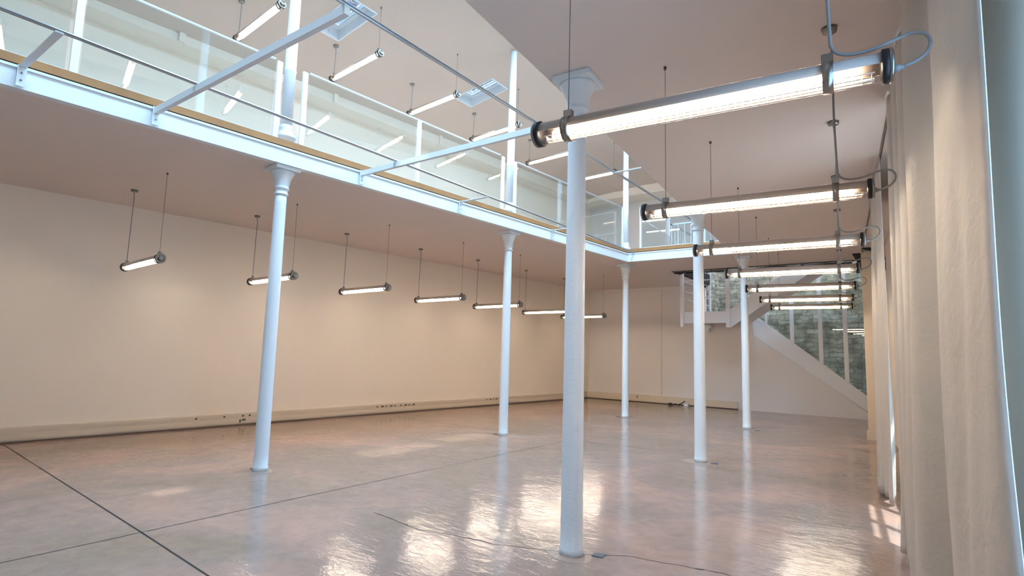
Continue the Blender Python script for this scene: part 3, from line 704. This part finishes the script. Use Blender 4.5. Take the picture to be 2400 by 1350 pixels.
# stair head railing on the back gallery
sr = thing('stair_railing', 'white upright-bar railing around the stair head on the back gallery', 'railing', (SX0, SY0, FT))
bm = BM(); add_box(bm, (SX0-.02, SY0-.06, 5.2), (SX1, SY0-.0, 5.23)); rel(obj('handrail', bm, M_STEEL, sr), sr)
bm = BM(); add_box(bm, (SX0-.02, SY0-.06, 5.2), (SX0+.03, 18.2, 5.23)); rel(obj('handrail', bm, M_STEEL, sr), sr)
for k in range(24):
    x = SX0+.18*k; bm = BM(); add_box(bm, (x-.008, SY0-.04, FT), (x+.008, SY0-.02, 5.2)); rel(obj('baluster', bm, M_STEEL, sr), sr)
for k in range(1, 14):
    y = SY0+.22*k; bm = BM(); add_box(bm, (SX0-.008, y-.008, FT), (SX0+.008, y+.008, 5.2)); rel(obj('baluster', bm, M_STEEL, sr), sr)

# ------------------------------------------------------------------ curtains and rail
def curtain(name, label, pts, top, bot, amp_top, amp_bot, flare=0, seed=1, group=None):
    rnd = random.Random(seed)
    P = spline([(o, y, 0) for y, o in pts], 7)
    nz_ = 46; bm = BM(); rows = []
    ph = [rnd.uniform(0, 6.28) for _ in range(6)]
    yc = sum(p.y for p in P)/len(P)
    for j in range(nz_+1):
        u = j/nz_; z = top+(bot-top)*u; row = []
        a = amp_top+(amp_bot-amp_top)*(u**.8)
        for i, p in enumerate(P):
            o = p.x*a+.012*math.sin(p.y*9+z*1.7+ph[0])*u+.006*math.sin(p.y*23+z*3+ph[1])*u
            y = p.y+(yc-p.y)*(-flare)*(u-.5)+.02*math.sin(z*1.3+p.y*3+ph[2])*u
            row.append(bm.verts.new((xrail(y)-o, y, z+(.015*math.sin(p.y*6) if j == nz_ else 0))))
        rows.append(row)
    for a, b in zip(rows, rows[1:]):
        for i in range(len(a)-1): f = bm.faces.new([a[i], a[i+1], b[i+1], b[i]]); f.smooth = True
    o = obj(name, bm, M_FAB); s = o.modifiers.new('solid', 'SOLIDIFY'); s.thickness = .006
    tag(o, label, 'curtain', group)
    return o
near = [(5.86, 0), (5.80, .10), (5.66, .10), (5.60, -.02), (5.45, .04), (5.36, .10), (5.18, .08), (5.1, -.03), (4.95, .03), (4.8, .12), (4.6, .10), (4.5, -.05), (4.3, .05), (4.15, .15), (3.97, .13), (3.84, -.05), (3.66, -.10), (3.5, -.08), (3.38, -.02), (3.29, .075), (3.14, .10), (2.9, .085), (2.7, .07), (2.55, .05), (2.46, .03), (2.44, .0)]
curtain('curtain', 'large off-white floor-length curtain at the right edge, nearest the camera', near, H-.03, .03, .35, .85, seed=3)
far = [(9.6, 0), (9.3, 0), (9.2, .12), (9.05, .14), (8.95, -.02), (8.8, .06), (8.7, .17), (8.5, .15), (8.42, -.02), (8.3, .08), (8.2, .2), (8.02, .17), (7.95, .02), (7.85, .1), (7.75, .15), (7.66, .10), (7.58, .0), (7.5, .03), (7.42, .09), (7.36, .04)]
curtain('curtain', 'narrow white curtain bundle behind the nearest one, lit blue at its hem', far, H-.03, .05, .2, .62, seed=5)
bm = BM(); add_tube(bm, [(xrail(y), y, H-.012) for y in (0, 4, 8, 13.4)], .011, 8); tag(obj('curtain_rail', bm, M_WIRE), 'thin dark curtain rail under the right ceiling', 'rail')

# ------------------------------------------------------------------ small things
def cover(x, y, s, rz, label):
    bm = BM(); add_box(bm, (-s/2, -s/2, .0), (s/2, s/2, .006)); o = obj('floor_cover_plate', bm, M_COVER, loc=(x, y, 0), rotz=rz, bevel=.002); tag(o, label, 'cover plate', 'cover plates beside the columns'); return o
cover(-2.10, 4.115, .09, .1, 'dark square floor plate right of the largest column')
cover(-2.54, 8.66, .09, .1, 'dark floor plate right of the second column in the right row')
cover(-2.98, 13.3, .09, .1, 'dark floor plate right of the farthest column in the right row')
cover(-6.92, 4.04, .09, .1, 'dark floor plate left of the nearest column in the left row')
cover(-6.60, 8.66, .09, .1, 'dark floor plate left of the second column in the left row')
cover(-6.30, 13.35, .09, .1, 'dark floor plate left of the farthest column in the left row')
# plug and leads on the floor at the back wall
t = thing('power_lead', 'black plug and lead lying at the foot of the back wall', 'cable', (-6.5, 17.95, 0))
bm = BM(); add_tube(bm, spline([(-.12, 0, .02), (-.05, -.05, .02), (.02, .03, .05), (.1, 0, .03), (.2, .12, .08), (.26, .2, .14)], 5), .014, 8); obj('lead', bm, M_BLACK, t)
bm = BM(); add_box(bm, (-.2, -.04, 0), (-.09, .04, .07)); obj('plug', bm, M_BLACK, t, bevel=.008)
bm = BM(); add_box(bm, (.28, .02, 0), (.42, .12, .09)); obj('socket_block', bm, M_STEEL, t, bevel=.008)
# round wall lamp below the landing
t = thing('wall_lamp', 'small round grey lamp on the back wall below the landing', 'lamp', (-5.44, 18.27, 2.43))
bm = BM(); add_lathe(bm, [(.09, 0), (.1, -.015), (.09, -.03), (.06, -.035)], 28, 'y'); obj('rim', bm, M_GAL, t)
bm = BM(); add_lathe(bm, [(.045, -.03), (.05, -.06), (.02, -.07)], 20, 'y'); obj('lens', bm, M_CHROME, t)
# floodlight on the landing
t = thing('floodlight', 'small black floodlight behind the landing railing', 'floodlight', (-5.12, 15.95, ZL))
bm = BM(); add_box(bm, (-.07, -.04, .12), (.07, .04, .26)); obj('head', bm, M_COVER, t, bevel=.01)
bm = BM(); add_box(bm, (-.02, -.02, 0), (.02, .02, .14)); obj('stand', bm, M_BLACK, t)
# cable run along the front edge of the stair opening
t = thing('cable_run', 'dark cables clipped along the ceiling edge of the stair opening', 'cable', (-3.2, 14.93, H-.055))
for k, (dy, dz, r) in enumerate(((0, 0, .012), (.03, -.02, .016), (-.04, .012, .008))):
    bm = BM(); add_tube(bm, spline([(-2.2+.6*i, dy+.01*math.sin(i*2+k), dz+.01*math.sin(i*1.7+k)) for i in range(8)], 4), r, 8); obj('cable', bm, M_BLACK if k < 2 else M_CABLE, t)
for i in range(6):
    bm = BM(); x = -1.9+.72*i; add_box(bm, (x-.03, -.07, -.03), (x+.03, .02, .03)); obj('clip', bm, M_COVER, t)
t = thing('cable_bundle', 'loop of black and grey cables at the top of the pier left of the curtain', 'cable', (-.78, 13.5, 3.78))
for k, (dx, c_) in enumerate(((0, M_BLACK), (.05, M_COVER), (-.04, M_BLACK), (.02, M_CABLE))):
    bm = BM(); add_tube(bm, spline([(-.12, -.02*k, .09-dx), (0, -.03, .1-.02*k), (.1, -.04-.01*k, .04-dx), (.2, -.03, -.04), (.26+dx, -.03, -.2), (.3+dx, -.03, -.38)], 5), .02, 8); obj('cable', bm, c_, t)
